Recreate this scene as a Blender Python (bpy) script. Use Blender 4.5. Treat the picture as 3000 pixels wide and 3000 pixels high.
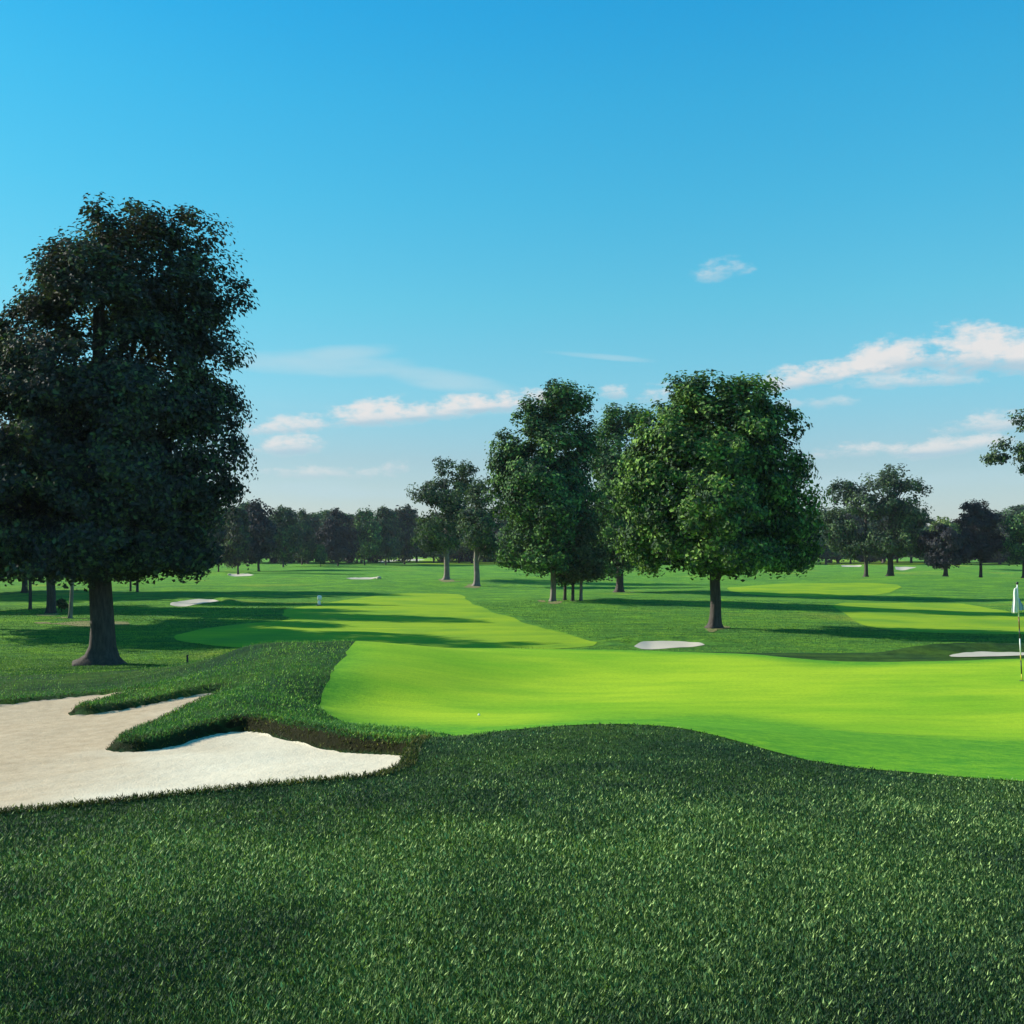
import bpy, math
import numpy as np

# ------------------------------------------------------------------ camera, sky, sun, exposure
for o in list(bpy.data.objects): bpy.data.objects.remove(o)
sc = bpy.context.scene
COL = sc.collection
F = 3000.0; HZ = 1615.0; CAMZ = 5.0; HAZE = 0.00008
cam_d = bpy.data.cameras.new('camera'); cam = bpy.data.objects.new('camera', cam_d); COL.objects.link(cam)
cam.location = (0, 0, CAMZ); cam.rotation_euler = (math.radians(90), 0, 0)
cam_d.sensor_width = 36; cam_d.lens = 36; cam_d.shift_y = (HZ-1500)/3000.0
cam_d.clip_start = 0.1; cam_d.clip_end = 20000
sc.camera = cam
sc.view_settings.view_transform = 'Standard'; sc.view_settings.look = 'None'
sc.view_settings.gamma = 1; sc.view_settings.exposure = 0.65
sc.view_settings.use_curve_mapping = False

SUN_EL = math.radians(25); SUN_V = np.array([-1.0, 0.34]); SUN_V /= np.linalg.norm(SUN_V)
SUN_AZ = math.atan2(SUN_V[0], SUN_V[1])          # clockwise from +Y
sd = bpy.data.lights.new('sun', 'SUN'); sd.energy = 5.0; sd.angle = math.radians(0.5); sd.color = (1.0, 0.93, 0.80)
so = bpy.data.objects.new('sun', sd); COL.objects.link(so)
so.rotation_euler = (math.pi/2-SUN_EL, 0, math.pi-SUN_AZ)
so.location = (-60, 20, 60)

class NT:
    def __init__(s, tree): s.t = tree; s.n = tree.nodes; s.l = tree.links
    def new(s, typ, **kw):
        n = s.n.new(typ)
        for k, v in kw.items(): setattr(n, k, v)
        return n
    def val(s, sock, v):
        if isinstance(v, bpy.types.NodeSocket): s.l.new(v, sock)
        else: sock.default_value = v
    def math(s, op, a, b=None, c=None, clamp=False):
        n = s.new('ShaderNodeMath', operation=op, use_clamp=clamp)
        s.val(n.inputs[0], a)
        if b is not None: s.val(n.inputs[1], b)
        if c is not None: s.val(n.inputs[2], c)
        return n.outputs[0]
    def noise(s, vec, scale, detail=3, rough=0.5, out=0):
        n = s.new('ShaderNodeTexNoise'); n.inputs['Scale'].default_value = scale
        n.inputs['Detail'].default_value = detail; n.inputs['Roughness'].default_value = rough
        if vec is not None: s.l.new(vec, n.inputs['Vector'])
        return n.outputs[out]
    def mapping(s, vec, scale, loc=(0, 0, 0)):
        n = s.new('ShaderNodeMapping'); n.inputs['Scale'].default_value = scale; n.inputs['Location'].default_value = loc
        s.l.new(vec, n.inputs['Vector']); return n.outputs[0]
    def mix(s, f, a, b, mode='MIX'):
        n = s.new('ShaderNodeMix', data_type='RGBA', blend_type=mode)
        s.val(n.inputs[0], f)
        for i, v in ((6, a), (7, b)):
            if isinstance(v, bpy.types.NodeSocket): s.l.new(v, n.inputs[i])
            else: n.inputs[i].default_value = (*v, 1)
        return n.outputs[2]
    def ramp(s, f, stops, interp='LINEAR'):
        n = s.new('ShaderNodeValToRGB'); n.color_ramp.interpolation = interp
        e = n.color_ramp.elements
        while len(e) < len(stops): e.new(0.5)
        for i, (p, c) in enumerate(stops):
            e[i].position = p; e[i].color = (*c, 1) if not isinstance(c, float) else (c, c, c, 1)
        s.l.new(f, n.inputs[0]); return n.outputs[0]
    def maprange(s, v, a, b, c=0.0, d=1.0, smooth=False):
        n = s.new('ShaderNodeMapRange'); n.clamp = True
        if smooth: n.interpolation_type = 'SMOOTHSTEP'
        s.l.new(v, n.inputs[0])
        for i, x in enumerate((a, b, c, d)): n.inputs[i+1].default_value = x
        return n.outputs[0]

world = bpy.data.worlds.new('World'); sc.world = world; world.use_nodes = True
T = NT(world.node_tree)
for n in list(T.n): T.n.remove(n)
tc = T.new('ShaderNodeTexCoord').outputs['Generated']
sky = T.new('ShaderNodeTexSky'); sky.sky_type = 'NISHITA'; sky.sun_disc = False
sky.sun_elevation = SUN_EL; sky.sun_rotation = SUN_AZ; sky.altitude = 200
sky.air_density = 1.0; sky.dust_density = 0.6; sky.ozone_density = 1.5
sep = T.new('ShaderNodeSeparateXYZ'); T.l.new(tc, sep.inputs[0]); DX, DY, DZ = sep.outputs
# colour balance of the sky by elevation (the air is cyan overhead and milky at the horizon)
SKYT = [(0.0, (.66, .70, .92)), (.088, (.60, .73, .80)), (.153, (.52, .93, .93)), (.232, (.40, 1.09, 1.04)), (.321, (.28, 1.17, 1.19)), (.401, (.20, 1.21, 1.31)), (.467, (.13, 1.19, 1.40)), (1.0, (.12, 1.1, 1.4))]
SKYT = [(p, tuple(min(1, x*1.06/1.5) for x in c)) for p, c in SKYT]
tint = T.mix(1.0, T.ramp(DZ, SKYT), (1.5, 1.5, 1.5), 'MULTIPLY')
skyc = T.mix(1.0, sky.outputs[0], tint, 'MULTIPLY')
af = T.maprange(DX, -.5, .35, .75, 1.05); cb = T.new('ShaderNodeCombineXYZ')
for i in range(3): T.l.new(af, cb.inputs[i])
skyc = T.mix(1.0, skyc, cb.outputs[0], 'MULTIPLY')
# clouds, by azimuth and elevation
az = T.math('ARCTAN2', DX, DY); el = T.math('ARCSINE', DZ)
cmb = T.new('ShaderNodeCombineXYZ'); T.l.new(az, cmb.inputs[0]); T.l.new(el, cmb.inputs[1])
nv = T.mapping(cmb.outputs[0], (1, 1.7, 1))
nA = T.noise(nv, 22, 5, 0.6); nB = T.noise(T.mapping(cmb.outputs[0], (1, 2.2, 1), (3.1, 7.7, 0)), 60, 5, 0.6)
nC = T.noise(T.mapping(cmb.outputs[0], (1, 5, 1), (9.1, 2.7, 0)), 9, 4, 0.55)
wob = T.math('ADD', T.math('MULTIPLY', T.math('SUBTRACT', nA, 0.5), 1.7), T.math('MULTIPLY', T.math('SUBTRACT', nB, 0.5), 1.1))
def cloud(px, py, w, h, dens=1.0, rot=0.0, base=0.45, k=1.0):
    u = (px-1500)/3000.0; v = (HZ-py)/3000.0
    a0 = math.atan(u); e0 = math.atan(v*math.cos(a0))
    x = T.math('SUBTRACT', az, a0); y = T.math('SUBTRACT', el, e0)
    y = T.math('SUBTRACT', y, T.math('MULTIPLY', x, rot))
    xs = T.math('MULTIPLY', x, 3000.0/w)
    up = T.math('MULTIPLY', T.math('MAXIMUM', y, 0.0), 3000.0/(h*k))
    dn = T.math('MULTIPLY', T.math('MINIMUM', y, 0.0), 3000.0/(h*k*base*.8))
    r = T.math('ADD', T.math('MULTIPLY', xs, xs), T.math('ADD', T.math('MULTIPLY', up, up), T.math('MULTIPLY', dn, dn)))
    m = T.math('SUBTRACT', 1.0, r)
    m = T.math('MAXIMUM', m, -3.0)
    hgt = T.math('SUBTRACT', up, T.math('ABSOLUTE', dn))     # >0 upper side of the cloud
    return T.math('MULTIPLY', T.math('ADD', m, 0.0), dens), hgt, dens
CL = [(2110, 798, 80, 24, .55, .15, .8), (2380, 1115, 150, 40, .95, .12, .5), (2640, 1060, 150, 52, 1, .05, .6), (2860, 1050, 190, 62, 1, -.02, .6),
      (3040, 1060, 150, 50, 1, 0, .6), (2640, 1120, 200, 30, .7, 0, .5),
      (1460, 1190, 170, 36, 1, .05, .5), (1290, 1212, 140, 34, .95, .1, .6), (1110, 1225, 160, 42, 1, .08, .6), (850, 1255, 130, 28, .85, .1, .6),
      (840, 1310, 100, 32, .85, .1, .7), (2930, 1243, 140, 30, .75, .05, .6), (2520, 1325, 150, 22, .75, 0, .7), (2800, 1312, 150, 24, .8, .08, .7),
      (1930, 1165, 60, 28, .8, 0, .7), (1795, 1152, 45, 20, .7, 0, .7), (960, 1388, 220, 14, .6, 0, 1), (1160, 1372, 45, 16, .65, 0, 1), (2420, 1180, 120, 12, .5, 0, 1)]
dens = None; hs = None
for c in CL:
    m, hg, dd = cloud(*c, k=1.4)
    a = T.math('ADD', m, T.math('MULTIPLY', wob, 1.9))
    a = T.math('MULTIPLY', T.maprange(a, -0.25, 1.0, 0, 1, True), c[4])
    hh = T.math('MULTIPLY', a, hg)
    if dens is None: dens = a; hs = hh
    else: dens = T.math('MAXIMUM', dens, a); hs = T.math('ADD', hs, hh)
shade = T.maprange(T.math('ADD', hs, T.math('MULTIPLY', wob, 0.25)), -0.5, 0.35, 0, 1, True)
CLO = (0.28, 0.385, 0.45); CHI = (0.53, 0.51, 0.50)
ccol = T.mix(shade, CLO, CHI)
cs = [(980, 1075, 300, 45, 1, -.02, 1), (1260, 1110, 220, 38, 1, -.12, 1), (1000, 1040, 160, 30, 1, .1, 1), (1750, 1045, 170, 10, .8, -.1, 1), (900, 1440, 400, 40, .8, 0, 1), (2500, 1420, 500, 40, .8, 0, 1), (1700, 1200, 900, 22, .5, 0, 1)]
cir = None
for c in cs:
    m, hg, dd = cloud(*c)
    a = T.math('MULTIPLY', T.maprange(T.math('ADD', m, T.math('MULTIPLY', T.math('SUBTRACT', nC, 0.5), 2.4)), -0.2, 1.3, 0, 1, True), c[4])
    cir = a if cir is None else T.math('MAXIMUM', cir, a)
CSKY = (0.33, 0.45, 0.50)
skyc2 = T.mix(T.math('MULTIPLY', cir, 0.55), skyc, [x*10 for x in CSKY])
cscl = T.mix(1.0, ccol, (10, 10, 10), 'MULTIPLY')
final = T.mix(T.math('MULTIPLY', dens, 0.93), skyc2, cscl)
bg = T.new('ShaderNodeBackground'); bg.inputs[1].default_value = 0.1
T.l.new(final, bg.inputs[0])
wo = T.new('ShaderNodeOutputWorld'); T.l.new(bg.outputs[0], wo.inputs[0])

# ------------------------------------------------------------------ helpers
def link(o, parent=None):
    COL.objects.link(o)
    if parent is not None: o.parent = parent
    return o
def mesh_obj(name, V, faces, mats, parent=None, attr=None, smooth=False, matidx=None, loc=None):
    """faces: list of int arrays (m,k), k may differ"""
    me = bpy.data.meshes.new(name)
    if not isinstance(faces, (list, tuple)): faces = [faces]
    V = np.asarray(V, dtype=np.float32)
    me.vertices.add(len(V)); me.vertices.foreach_set('co', V.ravel())
    idx = np.concatenate([f.ravel() for f in faces]).astype(np.int32)
    tot = np.concatenate([np.full(len(f), f.shape[1], np.int32) for f in faces])
    st = np.concatenate([[0], np.cumsum(tot)[:-1]]).astype(np.int32)
    me.loops.add(len(idx)); me.loops.foreach_set('vertex_index', idx)
    me.polygons.add(len(tot)); me.polygons.foreach_set('loop_start', st)
    me.update(calc_edges=True)
    if smooth: me.polygons.foreach_set('use_smooth', np.ones(len(tot), bool))
    else: me.polygons.foreach_set('use_smooth', np.zeros(len(tot), bool))
    if not isinstance(mats, (list, tuple)): mats = [mats]
    for m in mats: me.materials.append(m)
    if matidx is not None: me.polygons.foreach_set('material_index', np.asarray(matidx, np.int32))
    if attr is not None:
        a = me.attributes.new('rnd', 'FLOAT', 'POINT'); a.data.foreach_set('value', np.asarray(attr, np.float32))
    me.update()
    o = bpy.data.objects.new(name, me)
    if loc is not None: o.location = loc
    return link(o, parent)
def tag(o, label=None, cat=None, group=None, kind=None):
    if label: o['label'] = label
    if cat: o['category'] = cat
    if group: o['group'] = group
    if kind: o['kind'] = kind
    return o
def empty(name, loc):
    o = bpy.data.objects.new(name, None); o.location = loc; o.empty_display_size = 0.5
    return link(o)

# ------------------------------------------------------------------ terrain height
def P(px, py, z):
    d = (CAMZ-z)*F/(py-HZ); return ((px-1500)/F*d, d, z)
ctrl = [(0, 0, 3.35), (-4, 0, 3.35), (4, 0, 3.35), (0, -6, 3.35), (0, 4, 3.32), (-3, 4, 3.28), (3, 4, 3.3), (-10, -4, 3.1), (10, -4, 3.2), (-8, 3, 3.0), (8, 3, 3.15),
  P(0, 2395, 2.95), P(600, 2335, 2.93), P(1180, 2280, 2.9), P(1300, 2185, 2.78), P(1500, 2137, 2.74), P(1750, 2122, 2.77), P(1950, 2128, 2.78), P(2100, 2152, 2.78),
  P(2400, 2230, 2.78), P(2700, 2265, 2.78), P(3000, 2285, 2.78), (9, 8.5, 2.8), (-9, 8, 2.75), (0, 8, 3.1), (2.5, 7, 3.12),
  P(1060, 1895, 2.28), P(940, 2070, 2.12), P(1020, 2120, 2.14), P(1300, 2095, 2.0), P(1900, 2080, 1.98), P(2400, 2120, 2.05), P(2950, 2150, 2.1),
  P(1500, 2000, 2.02), P(2200, 2000, 2.05), P(2990, 1990, 2.15), (16, 20, 2.2), (13, 13, 2.3),
  P(1300, 1903, 2.14), P(1500, 1902, 2.14), P(1850, 1906, 2.14), P(2150, 1916, 2.14), P(2500, 1944, 2.15), P(2700, 1940, 2.15), P(3000, 1934, 2.16), P(2900, 1921, 2.07), P(2780, 1918, 2.05), P(3050, 1912, 2.04), P(2880, 1909, 2.03), (20, 26, 2.1),
  P(1000, 1876, 2.62), P(850, 1884, 2.5), P(700, 1900, 2.3), P(800, 2040, 2.42), P(760, 2100, 2.36), P(1240, 2165, 2.4), P(1100, 2140, 2.4), P(900, 1980, 2.46), P(600, 2000, 2.15),
  P(450, 2045, 2.05), P(500, 2120, 2.2), P(620, 1950, 1.9), P(980, 2120, 2.35),
  P(0, 2058, 1.95), P(0, 2000, 1.15), P(300, 2010, 1.25), (-16, 20, 1.8), (-14, 12, 2.3), (-25, 30, 0.8),
  (-22, 45, 0.05), (-18, 45, 0.03), (-12, 43, 0.15), (-5, 42, 0.15), (2, 42, 0.1), (10, 42, 0.1), (18, 42, 0.1), (28, 42, 0.05), (-35, 45, 0), (40, 40, 0),
  (-45, 55, 0), (-25, 55, 0), (-10, 55, 0), (5, 55, 0), (20, 55, 0), (45, 55, 0), (-40, 70, 0), (0, 70, 0), (40, 70, 0), (-30, 8, 1.5), (-30, -10, 1.5), (30, 8, 2.0), (30, -10, 2.0), (0, -25, 2.0)]
floorc = [P(0, 2395, 2.35), P(600, 2335, 2.35), P(1180, 2280, 2.42), P(1215, 2222, 2.33), P(1000, 2205, 2.25), P(760, 2152, 2.16), P(560, 2180, 2.12), P(365, 2205, 2.1),
  P(240, 2098, 1.86), P(0, 2070, 1.84), P(660, 2040, 2.02), P(440, 2120, 1.98), (-12, 15, 2.0), (-9, 8, 2.35)]
def tps_fit(C):
    C = np.array(C, float); n = len(C); X = C[:, :2]
    r = np.linalg.norm(X[:, None]-X[None], axis=2); K = np.where(r > 0, r*r*np.log(r+1e-12), 0)+np.eye(n)*0.02
    Pm = np.hstack([np.ones((n, 1)), X]); A = np.zeros((n+3, n+3)); A[:n, :n] = K; A[:n, n:] = Pm; A[n:, :n] = Pm.T
    w = np.linalg.solve(A, np.concatenate([C[:, 2], np.zeros(3)])); return X, w
def tps_eval(fit, x, y):
    X, w = fit; z = w[-3]+w[-2]*x+w[-1]*y
    for i in range(len(X)):
        r2 = (x-X[i, 0])**2+(y-X[i, 1])**2
        z = z+w[i]*0.5*r2*np.log(r2+1e-12)
    return z
TF = tps_fit(ctrl); FF = tps_fit(floorc)
def sstep(t): t = np.clip(t, 0, 1); return t*t*(3-2*t)
def inpoly(poly, x, y):
    c = np.zeros(x.shape, bool); n = len(poly)
    for i in range(n):
        x1, y1 = poly[i][:2]; x2, y2 = poly[(i+1) % n][:2]
        if y1 == y2: continue
        m = ((y1 > y) != (y2 > y)); c ^= m & (x < (x2-x1)*(y-y1)/(y2-y1)+x1)
    return c
def sdist(poly, x, y):
    d = np.full(x.shape, 1e9); n = len(poly)
    for i in range(n):
        a = np.array(poly[i][:2]); b = np.array(poly[(i+1) % n][:2]); ab = b-a
        t = np.clip(((x-a[0])*ab[0]+(y-a[1])*ab[1])/(ab@ab+1e-12), 0, 1)
        d = np.minimum(d, np.hypot(x-a[0]-t*ab[0], y-a[1]-t*ab[1]))
    return np.where(inpoly(poly, x, y), d, -d)
def smoothpoly(p, it=2):
    p = np.array([q[:2] for q in p], float)
    for _ in range(it):
        q = np.roll(p, -1, 0); p = np.stack([.75*p+.25*q, .25*p+.75*q], 1).reshape(-1, 2)
    return p
# the big greenside bunker
BUNK = smoothpoly([(-14, 8.5), P(-300, 2420, 2.95), P(0, 2395, 2.95), P(400, 2358, 2.94), P(800, 2312, 2.92), P(1175, 2280, 2.9), P(1205, 2250, 2.5), P(1250, 2205, 2.36), P(1140, 2200, 2.3), P(1000, 2192, 2.26),
  P(880, 2160, 2.22), P(760, 2128, 2.2), P(640, 2140, 2.15), P(540, 2165, 2.12), P(470, 2195, 2.1), P(375, 2203, 2.1), P(345, 2196, 2.08), P(440, 2150, 2.02), P(560, 2085, 2.0), P(690, 2030, 2.02),
  P(560, 2035, 2.0), P(450, 2058, 1.95), P(340, 2082, 1.9), P(240, 2096, 1.86), P(228, 2088, 1.86), P(330, 2055, 1.86), P(430, 2025, 1.88), P(250, 2028, 1.84), P(120, 2048, 1.84), P(0, 2066, 1.84), P(-200, 2080, 1.84), (-17, 18.5)], 1)
def vn(x, y, s, seed=0):
    """cheap smooth value noise"""
    x = x/s+seed*17.3; y = y/s+seed*7.1
    xi = np.floor(x).astype(np.int64); yi = np.floor(y).astype(np.int64); fx = sstep(x-xi); fy = sstep(y-yi)
    def h(a, b):
        n = (a*374761393+b*668265263+seed*1013904223) & 0xffffffff; n = ((n ^ (n >> 13))*1274126177) & 0xffffffff
        return ((n ^ (n >> 16)) & 0xffff)/65535.0
    return (h(xi, yi)*(1-fx)+h(xi+1, yi)*fx)*(1-fy)+(h(xi, yi+1)*(1-fx)+h(xi+1, yi+1)*fx)*fy
def height(x, y, carve=True):
    x = np.asarray(x, float); y = np.asarray(y, float); d = np.hypot(x, y)
    z = tps_eval(TF, x, y)
    k = sstep((d-48)/14)
    far = 0.9*(vn(x, y, 38, 3)-0.5)+0.5*(vn(x, y, 15, 4)-.5)
    far = far*sstep((d-55)/50)
    z = z*(1-k)+far*k
    z = z+0.05*(vn(x, y, 2.3, 1)-.5)*sstep((30-d)/10+1)
    if carve:
        m = (d < 30) & (x < 0)
        if m.any():
            s = sdist(BUNK, x[m], y[m]); f = tps_eval(FF, x[m], y[m])+0.03*(vn(x[m], y[m], 1.1, 5)-.5)
            t = sstep(s/0.22); zz = z[m]; rim = 0.04*np.exp(-(s/0.25)**2)
            cap = f+.13+.09*sstep((x[m]+5.2)/1.2)+.20*np.maximum(-s, 0)+.10*np.maximum(-s-.5, 0)**2; wy = sstep((y[m]-12.5)/1.5)
            zz = np.where(zz > cap, zz*(1-wy)+cap*wy, zz)
            z[m] = (zz+rim)*(1-t)+np.minimum(f, zz-0.06)*t
        for bp, dep in FARB:
            cx, cy = bp[:, 0].mean(), bp[:, 1].mean(); R = np.hypot(bp[:, 0]-cx, bp[:, 1]-cy).max()+4
            m = np.hypot(x-cx, y-cy) < R
            if m.any():
                s = sdist(bp, x[m], y[m]); z[m] += .26*np.exp(-((s+1.1)/.9)**2)*sstep(-s/.6)*sstep((y[m]-cy)/1.5)-dep*sstep(s/1.0)
    return z
def pg(pts, z=0.0, it=2): return smoothpoly([P(a, b, z) for a, b in pts], it)
FARB = [(pg([(1850, 1890), (1875, 1882), (1950, 1879), (2020, 1881), (2062, 1888), (2040, 1893), (1960, 1896), (1890, 1901), (1862, 1898)]), .1),
        (pg([(2785, 1927), (2830, 1917), (2930, 1913), (3000, 1912), (3070, 1914), (3050, 1926), (2900, 1929), (2810, 1931)], 2.07), .05),
        (pg([(495, 1769), (540, 1760), (640, 1757), (640, 1765), (590, 1768), (560, 1776), (500, 1777)], 0.0, 1), .1),
        (pg([(1085, 1641), (1180, 1639), (1240, 1637), (1250, 1641), (1160, 1645), (1110, 1647)]), .2),
        (pg([(2465, 1657), (2525, 1657), (2525, 1664), (2465, 1664)], 0, 1), .2),
        (pg([(2615, 1664), (2685, 1663), (2690, 1669), (2620, 1671)], 0, 1), .2),
        (pg([(1000, 1696), (1060, 1693), (1120, 1694), (1120, 1698), (1020, 1701)], 0, 1), .2),
        (pg([(665, 1683), (690, 1680), (745, 1684), (745, 1687), (680, 1690)], 0, 1), .2)]
def hz(x, y): return float(height(np.array([float(x)]), np.array([float(y)]))[0])

GREEN = smoothpoly([P(1075, 1902, 2.25), P(1045, 1960, 2.2), P(985, 2040, 2.15), P(960, 2080, 2.12), P(1040, 2128, 2.12), P(1300, 2140, 2.0), P(1500, 2150, 2.0), P(1750, 2130, 2.0), P(2050, 2100, 2.0), P(2400, 2150, 2.1), P(2700, 2180, 2.15), P(3100, 2200, 2.2), (16, 14), (19, 21),
   P(3250, 1938, 2.12), P(3000, 1938, 2.15), P(2700, 1945, 2.15), P(2500, 1947, 2.15), P(2330, 1938, 2.15), P(2150, 1924, 2.14), P(1850, 1911, 2.14), P(1500, 1907, 2.14), P(1250, 1906, 2.14)], 2)
FRINGE = smoothpoly([P(1062, 1893, 2.28), P(1020, 1950, 2.2), P(950, 2040, 2.15), P(925, 2075, 2.12), P(1010, 2125, 2.14), P(1300, 2160, 2.25), P(1420, 2137, 2.72), P(1550, 2133, 2.74), P(1750, 2122, 2.77), P(1950, 2128, 2.78), P(2100, 2152, 2.78),
  P(2250, 2195, 2.78), P(2400, 2230, 2.78), P(2700, 2265, 2.78), P(3000, 2285, 2.78), P(3200, 2300, 2.8), (17, 12), (21, 20), (21, 27),
  P(3250, 1931, 2.12), P(3000, 1931, 2.15), P(2700, 1937, 2.15), P(2500, 1938, 2.15), P(2330, 1930, 2.15), P(2150, 1913, 2.14), P(1850, 1902, 2.14), P(1500, 1898, 2.14), P(1250, 1897, 2.14)], 2)
FW = [pg([(560, 1852), (700, 1832), (880, 1820), (800, 1800), (900, 1778), (1020, 1758), (1120, 1742), (1230, 1738), (1345, 1736), (1360, 1752), (1400, 1785), (1470, 1806), (1560, 1832), (1650, 1858), (1760, 1884), (1770, 1893), (1500, 1905), (1100, 1915), (700, 1900), (480, 1870)], 0, 1),
      pg([(2120, 1724), (2300, 1718), (2600, 1716), (2660, 1733), (2480, 1746), (2150, 1744)], 0, 1),
      pg([(2420, 1768), (2600, 1756), (2800, 1756), (2900, 1770), (2990, 1792), (3150, 1810), (3300, 1850), (3000, 1856), (2700, 1852), (2560, 1838), (2480, 1806)], 0, 1),
      pg([(1060, 1640), (1260, 1634), (1480, 1637), (1490, 1652), (1360, 1656), (1180, 1652)], 0, 1),
      pg([(2400, 1644), (2480, 1640), (2700, 1646), (2720, 1656), (2420, 1662)], 0, 1)]
SOIL = [pg([(cx-a, cy), (cx-a*.6, cy-b), (cx+a*.6, cy-b), (cx+a, cy), (cx+a*.7, cy+b), (cx-a*.7, cy+b)]) for cx, cy, a, b in
        ((1306, 1704, 38, 5), (1392, 1714, 36, 4), (1625, 1771, 42, 7), (1812, 1738, 45, 4), (2092, 1846, 36, 6), (150, 1797, 55, 6), (200, 1818, 34, 4), (695, 1683, 22, 3), (2875, 1692, 30, 2), (2610, 1691, 34, 2), (250, 1832, 130, 5))]

# ------------------------------------------------------------------ materials
def newmat(name, rough=0.8, spec=0.3):
    m = bpy.data.materials.new(name); m.use_nodes = True; t = NT(m.node_tree)
    b = t.n['Principled BSDF']; b.inputs['Roughness'].default_value = rough; b.inputs['Specular IOR Level'].default_value = spec
    return m, t, b
def bump(t, b, h, strength, dist):
    n = t.new('ShaderNodeBump'); n.inputs['Strength'].default_value = strength; n.inputs['Distance'].default_value = dist
    t.l.new(h, n.inputs['Height']); t.l.new(n.outputs[0], b.inputs['Normal'])
def pos(t): return t.new('ShaderNodeNewGeometry').outputs['Position']

def mat_rough():
    m, t, b = newmat('rough_grass', 0.9, 0.05); p = pos(t)
    n1 = t.noise(p, 0.12, 4, .6); n2 = t.noise(p, 3.0, 5, .7); n3 = t.noise(p, 0.6, 4, .6)
    c = t.mix(t.maprange(n1, .35, .65), (0.050, 0.135, 0.048), (0.085, 0.19, 0.035))
    c = t.mix(t.maprange(n3, .4, .7), c, (0.040, 0.125, 0.055))
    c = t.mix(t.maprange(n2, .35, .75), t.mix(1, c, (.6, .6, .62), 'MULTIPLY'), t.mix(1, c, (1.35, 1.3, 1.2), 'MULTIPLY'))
    # worn, yellower patches away from the watered holes
    dry = t.maprange(t.noise(t.mapping(p, (1, 1, 1), (40, 13, 0)), 0.05, 2, .5), .62, .72)
    c = t.mix(t.math('MULTIPLY', dry, .5), c, (0.16, 0.18, 0.05))
    sy = t.new('ShaderNodeSeparateXYZ'); t.l.new(p, sy.inputs[0])
    c = t.mix(t.maprange(sy.outputs[1], 37, 50), c, t.mix(1, c, (2.7, 2.6, 1.2), 'MULTIPLY'))      # the open field is cut shorter and paler
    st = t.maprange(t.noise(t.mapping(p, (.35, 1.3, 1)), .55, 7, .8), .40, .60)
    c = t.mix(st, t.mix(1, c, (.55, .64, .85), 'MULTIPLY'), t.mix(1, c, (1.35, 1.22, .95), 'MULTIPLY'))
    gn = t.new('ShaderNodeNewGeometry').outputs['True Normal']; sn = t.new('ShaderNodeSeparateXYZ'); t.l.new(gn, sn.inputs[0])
    c = t.mix(t.maprange(sn.outputs[2], .8, .6), c, (0.040, 0.042, 0.018))     # shade under the bunker lip, painted as dark colour on the steep face
    t.l.new(c, b.inputs['Base Color']); bump(t, b, t.noise(p, 5.0, 8, .8), 1.0, .4); return m
def mat_turf(name, c1, c2, c3, stripe=0.0, bs=.25):
    m, t, b = newmat(name, 0.9, 0.05); p = pos(t)
    n1 = t.noise(t.mapping(p, (.25, 1, 1)), 0.5, 5, .6); n2 = t.noise(p, 14, 4, .7); n3 = t.noise(t.mapping(p, (1, 1, 1), (5, 3, 0)), .16, 3, .5)
    c = t.mix(t.maprange(n1, .35, .65), c1, c2); c = t.mix(t.maprange(n3, .45, .7), c, c3)
    c = t.mix(t.maprange(n2, .3, .8), t.mix(1, c, (.80, .84, .9), 'MULTIPLY'), t.mix(1, c, (1.14, 1.1, 1.0), 'MULTIPLY'))
    c = t.mix(t.maprange(t.noise(t.mapping(p, (.3, 1.6, 1)), .7, 6, .75), .4, .6), t.mix(1, c, (.78, .86, 1), 'MULTIPLY'), c)
    t.l.new(c, b.inputs['Base Color']); bump(t, b, t.noise(p, 30, 5, .7), bs, .03); return m
M_rough = mat_rough()
def mat_green():
    m, t, b = newmat('green_turf', 0.9, 0.05); p = pos(t)
    a = t.new('ShaderNodeAttribute'); a.attribute_name = 'rnd'
    n1 = t.noise(t.mapping(p, (.22, 1, 1)), 0.6, 5, .65); n2 = t.noise(p, 14, 4, .7); n3 = t.noise(t.mapping(p, (.5, 1, 1), (5, 3, 0)), .3, 4, .6); n4 = t.noise(p, 3.5, 4, .7)
    g = t.mix(t.maprange(n1, .3, .7), (0.33, 0.50, 0.022), (0.45, 0.58, 0.026)); g = t.mix(t.maprange(n3, .42, .70), g, (0.20, 0.42, 0.018))
    f = t.mix(t.maprange(n4, .35, .7), (0.10, 0.31, 0.022), (0.20, 0.42, 0.022))
    c = t.mix(a.outputs['Fac'], f, g)
    c = t.mix(t.maprange(n2, .3, .8), t.mix(1, c, (.76, .82, .9), 'MULTIPLY'), t.mix(1, c, (1.14, 1.1, 1.1), 'MULTIPLY'))
    c = t.mix(t.maprange(t.noise(t.mapping(p, (.3, 1.6, 1)), 1.1, 6, .75), .4, .62), t.mix(1, c, (.80, .88, 1), 'MULTIPLY'), c)
    t.l.new(c, b.inputs['Base Color']); bump(t, b, t.noise(p, 26, 5, .7), .4, .03); return m
M_green = mat_green()
M_fair = mat_turf('fairway_turf', (0.25, 0.40, 0.022), (0.35, 0.46, 0.022), (0.18, 0.34, 0.028), bs=.5)
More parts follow.
